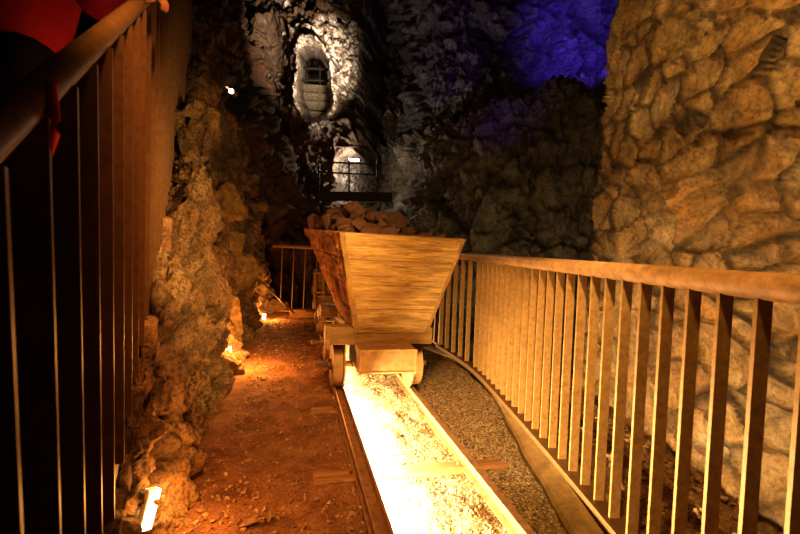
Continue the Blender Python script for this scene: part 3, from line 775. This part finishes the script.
for (Ya, Yb_) in ((.2, 5.3),):
    n_ = Vector((hd.y, -hd.x, 0)); a = Vector((stairX(Ya), Ya, stairZ(Ya))); b_ = Vector((stairX(Yb_), Yb_, stairZ(Yb_)))
    vs = [a-n_*.012+Vector((0, 0, -.10)), a+n_*.004+Vector((0, 0, -.10)), b_+n_*.004+Vector((0, 0, -.10)), b_-n_*.012+Vector((0, 0, -.10))]
    st.hexa(vs+[v+Vector((0, 0, .17)) for v in vs])
shift(st, so).build('stringer', M_black, sr)
# stone steps
n_ = Vector((hd.y, -hd.x, 0))
for k in range(24):
    Yc = .25+k*.215
    zt = stairZ(Yc)-.02
    p = Vector((stairX(Yc), Yc, 0))-n_*.52
    wd = 1.02 if Yc < 1.7 else 1.10+.07*math.sin(k*2.1)
    mb = MB(); mb.box((0, 0, -.21), (wd, .30, .42), bev=.012)
    o = mb.build('stone_step', M_step); o.location = (p.x, p.y, zt); o.rotation_euler = (0, 0, math.atan2(-hd.x, hd.y))
    tag(o, 'dark brown stone step of the steep stair behind the left railing', 'step', 'stone steps of the left stair')

# ------------------------------------------------------------------ person on the stairs
person = empty('person', (-1.36, 1.40, stairZ(1.40)+.12))
tag(person, 'person in red jacket on the stairs holding the dark railing', 'person')
fz = stairZ(1.22)
def skinned(name, chains, mat, parent, lev=2):
    """chains: lists of (point, radius); chains sharing identical points are joined"""
    vs = []; es = []; rad = []; key = {}
    def vid(p, r):
        k_ = tuple(round(c, 4) for c in p)
        if k_ not in key: key[k_] = len(vs); vs.append(k_); rad.append(r)
        return key[k_]
    for ch in chains:
        ids = [vid(p, r) for p, r in ch]
        es += list(zip(ids[:-1], ids[1:]))
    me = bpy.data.meshes.new(name); me.from_pydata(vs, es, []); o = link(name, me, mat, parent)
    sk = o.modifiers.new('Skin', 'SKIN'); sk.use_smooth_shade = True
    for i, r in enumerate(rad):
        d = me.skin_vertices[0].data[i]; d.radius = (r, r) if not isinstance(r, tuple) else r; d.use_root = (i == 0)
    ss = o.modifiers.new('Subsurf', 'SUBSURF'); ss.levels = lev; ss.render_levels = lev
    return o
hand_w = railpt(1.46)+Vector((.032, .01, .022))
O = Vector(person.location)
def L(x, y, z): return tuple(Vector((x, y, z)))
def rel(p): return tuple(Vector(p)-O)
# local coordinates (relative to feet); person faces up the stair (+y, -x)
pel = L(0.0, 0, .95); chest = L(.0, .05, 1.30); neck = L(.0, .08, 1.52)
wr_ = Vector(rel(hand_w+Vector((-.02, -.09, .015))))
el = Vector((.28, .06, 1.22)); sh = Vector((.19, .06, 1.44))
legs = [[(pel, .13), (L(.10, .0, .88), .10), (L(.11, .03, .50), .068), (L(.11, -.02, .10), .045), (L(.11, .10, .035), .04), (L(.11, .17, .03), .03)],
        [(pel, .13), (L(-.10, .0, .88), .10), (L(-.11, .12, .62), .068), (L(-.11, .10, .26), .045), (L(-.11, .22, .20), .04), (L(-.11, .29, .19), .03)]]
body = skinned('body', [[(pel, .12), (chest, .12), (L(0, .08, 1.50), .05), (L(0, .10, 1.60), .05), (L(0, .115, 1.68), .088), (L(0, .115, 1.76), .08)],
    [(chest, .12), (tuple(sh), .05), (tuple(el), .038), (tuple(wr_), .026)], [(chest, .12), (L(-.19, .06, 1.44), .05), (L(-.27, .04, 1.16), .038), (L(-.24, .22, .98), .026)]], M_skin, person)
skinned('trousers', legs+[[(pel, .13), (L(0, .03, 1.16), .15)]], M_trouser, person)
jk = [[(L(0, .02, 1.0), .175), (L(0, .03, 1.16), .165), (chest, .175), (L(0, .07, 1.49), .08)],
      [(chest, .16), (tuple(sh), .085), (tuple(el), .068), (tuple(el.lerp(wr_, .45)), .055), (tuple(el.lerp(wr_, .9)), .042)],
      [(chest, .16), (L(-.19, .06, 1.44), .085), (L(-.27, .04, 1.16), .07), (L(-.25, .19, 1.0), .045)]]
skinned('jacket', jk, M_red, person)
skinned('hair', [[(L(0, .06, 1.62), .05), (L(0, .085, 1.72), .10), (L(0, .11, 1.80), .07)]], M_hair, person)
# right hand closed over the handrail: palm + four fingers + thumb
hb = Vector(rel(hand_w)); ax = dirS; side = n_.copy(); upv = side.cross(ax).normalized()
if upv.z < 0: upv = -upv
ch = [[(tuple(wr_), .026), (tuple(hb-ax*.03+upv*.012), .026), (tuple(hb+ax*.03+upv*.014), .024)]]
skinned('hand', ch, M_skin, person)
for k_, (o_, ln) in enumerate(((-.018, .8), (.004, .95), (.026, 1), (.048, .92))):
    b0 = hb+ax*o_+upv*.012
    skinned('finger', [[(tuple(b0), .010), (tuple(b0+side*.030*ln+upv*.002), .0095), (tuple(b0+side*.050*ln-upv*.020), .009), (tuple(b0+side*.044*ln-upv*.046*ln), .0078)]], M_skin, person, 1)
skinned('thumb', [[(tuple(hb-ax*.03), .011), (tuple(hb-ax*.005-side*.03-upv*.008), .010), (tuple(hb+ax*.02-side*.032-upv*.026), .008)]], M_skin, person, 1)
# red strap hanging from jacket
s0 = Vector(rel(at(52, 84, .60))); s1 = Vector(rel(at(53, 118, .58))); s2 = Vector(rel(at(50, 156, .58)))
sb = MB(); 
pr = [(s0, .006), (s0.lerp(s1, .5), .007), (s1, .009), (s1.lerp(s2, .4)+Vector((.003, 0, 0)), .007), (s2, .003)]
sb.tube([p for p, _ in pr], [r for _, r in pr], 10); sb.build('strap', M_red, person)

# ------------------------------------------------------------------ far structures
sxc, _, szc = at(317, 88, 10.4)
for k_, (py, Y_) in enumerate(((122, 10.0), (112, 10.4), (102, 10.8), (94, 11.1), (86, 11.4))):
    p = at(318, py, Y_); mb = MB(); mb.box((0, 0, -.16), (1.0, .45, .22), bev=.02)
    o = mb.build('shaft_step', M_back); o.location = (p.x, p.y, p.z); o.rotation_euler = (0, 0, .15)
    tag(o, 'worn stone step inside the oval shaft mouth', 'step', 'steps inside the oval shaft')
gate = empty('shaft_railing', at(318, 84, 10.5)); tag(gate, 'small black metal railing inside the oval shaft mouth', 'railing')
go = Vector(gate.location)
for a, b, r in (((300, 68), (336, 70), .035), ((300, 80), (336, 81), .035)): shift(MB().tube([at(*a, 10.5), at(*b, 10.5)], r, 8), go).build('crossbar', M_black, gate)
for px in (306, 320, 332): shift(MB().tube([at(px, 66, 10.5), at(px, 84, 10.5)], .03, 8), go).build('post', M_black, gate)
beam = MB(); a = at(316, 196, 8.3); b_ = at(392, 197, 8.3); c = (a+b_)/2
beam.box((0, 0, 0), ((b_-a).length, .12, .17), bev=.01); o = beam.build('platform_beam', M_black); o.location = c; o.rotation_euler = (0, -math.atan2((b_-a).z, (b_-a).x), math.atan2((b_-a).y, (b_-a).x))
tag(o, 'thick black beam crossing below the pale lit niche', 'beam')
nr = empty('niche_railing', at(350, 190, 8.3)); tag(nr, 'thin black railing bars crossing in front of the pale lit niche', 'railing'); no_ = Vector(nr.location)
for a, b_ in (((318, 162), (372, 164)), ((318, 172), (378, 175))): shift(MB().tube([at(*a, 8.3), at(*b_, 8.3)], .016, 8), no_).build('crossbar', M_black, nr)
for px in (319, 349, 377): shift(MB().tube([at(px, 160, 8.3), at(px, 193, 8.3)], .016, 8), no_).build('post', M_black, nr)
tube = empty('tube_lamp', at(354, 160, 9.1)); tag(tube, 'short bright white tube lamp in the pale niche', 'lamp')
MB().box((0, .02, 0), (.28, .05, .05), bev=.01).build('housing', M_black, tube); MB().tube([(-.11, -.02, 0), (.11, -.02, 0)], .024, 10).build('tube', E_tube, tube)
# wall lamp
wlamp = empty('wall_lamp', at(231, 91, 6.25)); tag(wlamp, 'small glowing round lamp on the dark upper left rock', 'lamp')
me = bpy.data.meshes.new('bulb'); bm = bmesh.new(); bmesh.ops.create_icosphere(bm, subdivisions=3, radius=.034); bm.to_mesh(me); bm.free(); link('bulb', me, E_bulb, wlamp)
MB().tube([(0, .03, 0), (0, .12, 0)], [.04, .055], 16).build('lamp_base', M_black, wlamp)
MB().tube([(-.09, .03, .07), (-.06, .1, .06)], .012, 8).build('bracket', M_railtop, wlamp)
# leaning rod
o = MB().tube([at(233, 256, 4.9), at(262, 282, 5.4), at(294, 313, 6.1)], .014, 8).build('rod', M_darkpipe)
tag(o, 'thin dark rod leaning diagonally against the left rock near the end railing', 'rod')
# small block at the track end
o = MB().box((0, 0, .05), (.42, .16, .13), bev=.01).build('timber_block', M_sleeper); p = atz(303, 316); o.location = (p.x, p.y, floor_z(p.x, p.y)); o.rotation_euler = (0, 0, HEAD)
tag(o, 'short timber block on the ground before the end railing', 'block')
# dry leaves
def leaf(px, py, r, rz, label):
    p = atz(px, py); mb = MB(); vs = []; n = 9
    for i in range(n):
        t = i/(n-1); w = math.sin(math.pi*t)**.7*.34; z = .25*math.sin(t*2.8)+.04
        vs += [(t*2-1, -w, z+.12), (t*2-1, 0, z), (t*2-1, w, z+.16)]
    fs = [(i*3+j, i*3+j+1, i*3+j+4, i*3+j+3) for i in range(n-1) for j in range(2)]
    mb.add([tuple(c*r for c in v) for v in vs], fs, True); o = mb.build('dry_leaf', M_dirtstone); o.location = (p.x, p.y, floor_z(p.x, p.y)+.006); o.rotation_euler = (.1, -.1, rz); tag(o, label, 'leaf')
leaf(250, 525, .045, .5, 'larger curled dry leaf on the near dirt path')
leaf(268, 517, .035, 1.9, 'smaller dry leaf touching the larger leaf on the path')

# ------------------------------------------------------------------ lights
def aim(o, d): o.rotation_euler = Vector(d).to_track_quat('-Z', 'Y').to_euler()
def area(name, loc, d, sx, sy, e, col, spread=180):
    l = bpy.data.lights.new(name, 'AREA'); l.shape = 'RECTANGLE'; l.size = sx; l.size_y = sy; l.energy = e; l.color = col; l.spread = math.radians(spread)
    o = bpy.data.objects.new(name, l); o.location = loc; aim(o, d); COL.objects.link(o); return o
def point(name, loc, e, col, r=.05):
    l = bpy.data.lights.new(name, 'POINT'); l.energy = e; l.color = col; l.shadow_soft_size = r
    o = bpy.data.objects.new(name, l); o.location = loc; COL.objects.link(o); return o
def spot(name, loc, d, e, col, ang=60, r=.05, blend=.6):
    l = bpy.data.lights.new(name, 'SPOT'); l.energy = e; l.color = col; l.spot_size = math.radians(ang); l.spot_blend = blend; l.shadow_soft_size = r
    o = bpy.data.objects.new(name, l); o.location = loc; aim(o, d); COL.objects.link(o); return o
WARM = (1, .66, .28); ORG = (1, .42, .10)
# LED strip on the inner side of the left rail: real fixture + lamps
strip_o = empty('light_strip', tr(UL+.037, .3, .0), HEAD); tag(strip_o, 'bright LED strip running along the inner side of the left rail', 'light strip')
MB().box((0, 3.0, .062), (.012, 4.2, .036), bev=.002).build('housing', M_rail, strip_o)
MB().box((.008, 3.0, .066), (.003, 4.18, .016)).build('diffuser', E_strip, strip_o)
def strip_light(s0, s1, e):
    l = bpy.data.lights.new('strip_lamp', 'AREA'); l.shape = 'RECTANGLE'; l.size = s1-s0; l.size_y = .02; l.energy = e; l.color = (1, .72, .36)
    o = bpy.data.objects.new('strip_lamp', l); COL.objects.link(o)
    z = -Vector((NX*.8, NY*.8, -.38)).normalized(); x = Vector((-NY, NX, 0)); y = z.cross(x)
    M = Matrix((x, y, z)).transposed().to_4x4(); M.translation = tr(UL+.05, (s0+s1)/2, .095); o.matrix_world = M
strip_light(1.15, 3.0, 185); strip_light(3.0, 5.4, 60)
# uplights at the left rock
def uplight(px, py, Y, L_, label, e, rotz=0, vis=True, tilt=(0, 0, 1)):
    p = at(px, py, Y); r = empty('uplight', p); tag(r, label, 'lamp')
    d = Vector(tilt).normalized(); q = d.to_track_quat('Z', 'Y').to_matrix()
    MB().box((0, .004, 0), (.026, .04, L_*.96), M=q, bev=.003).build('housing', M_railtop, r)
    mb = MB(); mb.box(q @ Vector((.004, -.012, 0)), (.034, .040, L_*.92), M=q); mb.build('lens', E_up, r)
    return p
p1 = uplight(146, 510, 1.50, .15, 'long slanted bright uplight at the near foot of the left rock', 1, tilt=(.12, .25, 1))
p2 = uplight(228, 352, 3.75, .10, 'small bright uplight halfway along the foot of the left rock', 1, tilt=(.0, .2, 1))
p3 = uplight(264, 317, 6.1, .10, 'faint far uplight glowing beside the rock near the end railing', 1)
point('uplamp', p1+Vector((.14, .05, .10)), 9, ORG, .03)
point('uplamp', p2+Vector((.24, -.12, .14)), 38, ORG, .03)
point('uplamp', p3+Vector((.15, -.10, .12)), 22, ORG, .03)
# added spot for the orange glow on the path, no fixture
spot('path_fill', (-.15, .6, 2.6), (-.22, 1.0, -1.15), 300, (1, .42, .12), 70, .12, .9)
# added spots without fixtures to brighten cart front, wall, rock and gravel
spot('cart_fill', (.7, .2, 2.6), tr(.72, 2.85, .8)-Vector((.7, .2, 2.6)), 75, (1, .64, .20), 36, .15, .7)
spot('wall_fill', (.25, .7, 2.9), Vector((1.6, 2.3, 1.5))-Vector((.25, .7, 2.9)), 330, (1, .62, .20), 125, .08, .8)
spot('rock_fill', (.25, 1.3, 1.35), Vector((-1.25, 2.9, 1.2))-Vector((.25, 1.3, 1.35)), 230, (1, .62, .22), 78, .03, .9)
spot('gravel_fill', (.45, .9, 2.3), Vector((.82, 2.75, 0))-Vector((.45, .9, 2.3)), 340, (1, .68, .32), 36, .05, .8)
point('wall_bulb', at(231, 91, 6.05), 14, (1, .45, .18), .04)
# cavern lights
spot('shaft_lamp', at(352, 110, 6.6), at(305, 60, 9.4)-at(352, 110, 6.6), 2100, (1, .78, .56), 42, .1, .9)
point('shaft_inner', at(318, 75, 11.2), 6, (1, .84, .66), .05)
point('niche_lamp', at(354, 166, 9.35)+Vector((0, -.05, 0)), 70, (1, .86, .70), .05)
spot('violet_lamp', at(600, 60, 7.6), (.36, 1, .80), 420, (.14, .06, 1), 85, .1, 1)
spot('violet_lamp', at(500, 150, 7.0), (.12, 1, 1.2), 60, (.22, .08, 1), 80, .2, 1)
area('back_wash', (2.2, 5.2, -.6), (.0, 1, .35), 1.0, .3, 16, (1, .74, .40), 140)

world = bpy.data.worlds.new('World'); scene.world = world; world.use_nodes = True
world.node_tree.nodes['Background'].inputs[0].default_value = (.02, .014, .02, 1); world.node_tree.nodes['Background'].inputs[1].default_value = .25

# ------------------------------------------------------------------ camera
cam = bpy.data.cameras.new('camera'); cam.sensor_width = 36; cam.lens = F/800*36; cam.clip_start = .02
co = bpy.data.objects.new('camera', cam); COL.objects.link(co)
ex = lambda i: Vector((XW[i], YW[i], -DN[i]))
R = Matrix((ex(0), -ex(1), -ex(2))).transposed().to_4x4(); R.translation = (0, 0, EYE); co.matrix_world = R
cam.dof.use_dof = True; cam.dof.focus_distance = 3.4; cam.dof.aperture_fstop = 5.0
scene.camera = co
scene.view_settings.view_transform = 'Standard'; scene.view_settings.look = 'Medium High Contrast'; scene.view_settings.exposure = -0.2
scene.cycles.max_bounces = 6
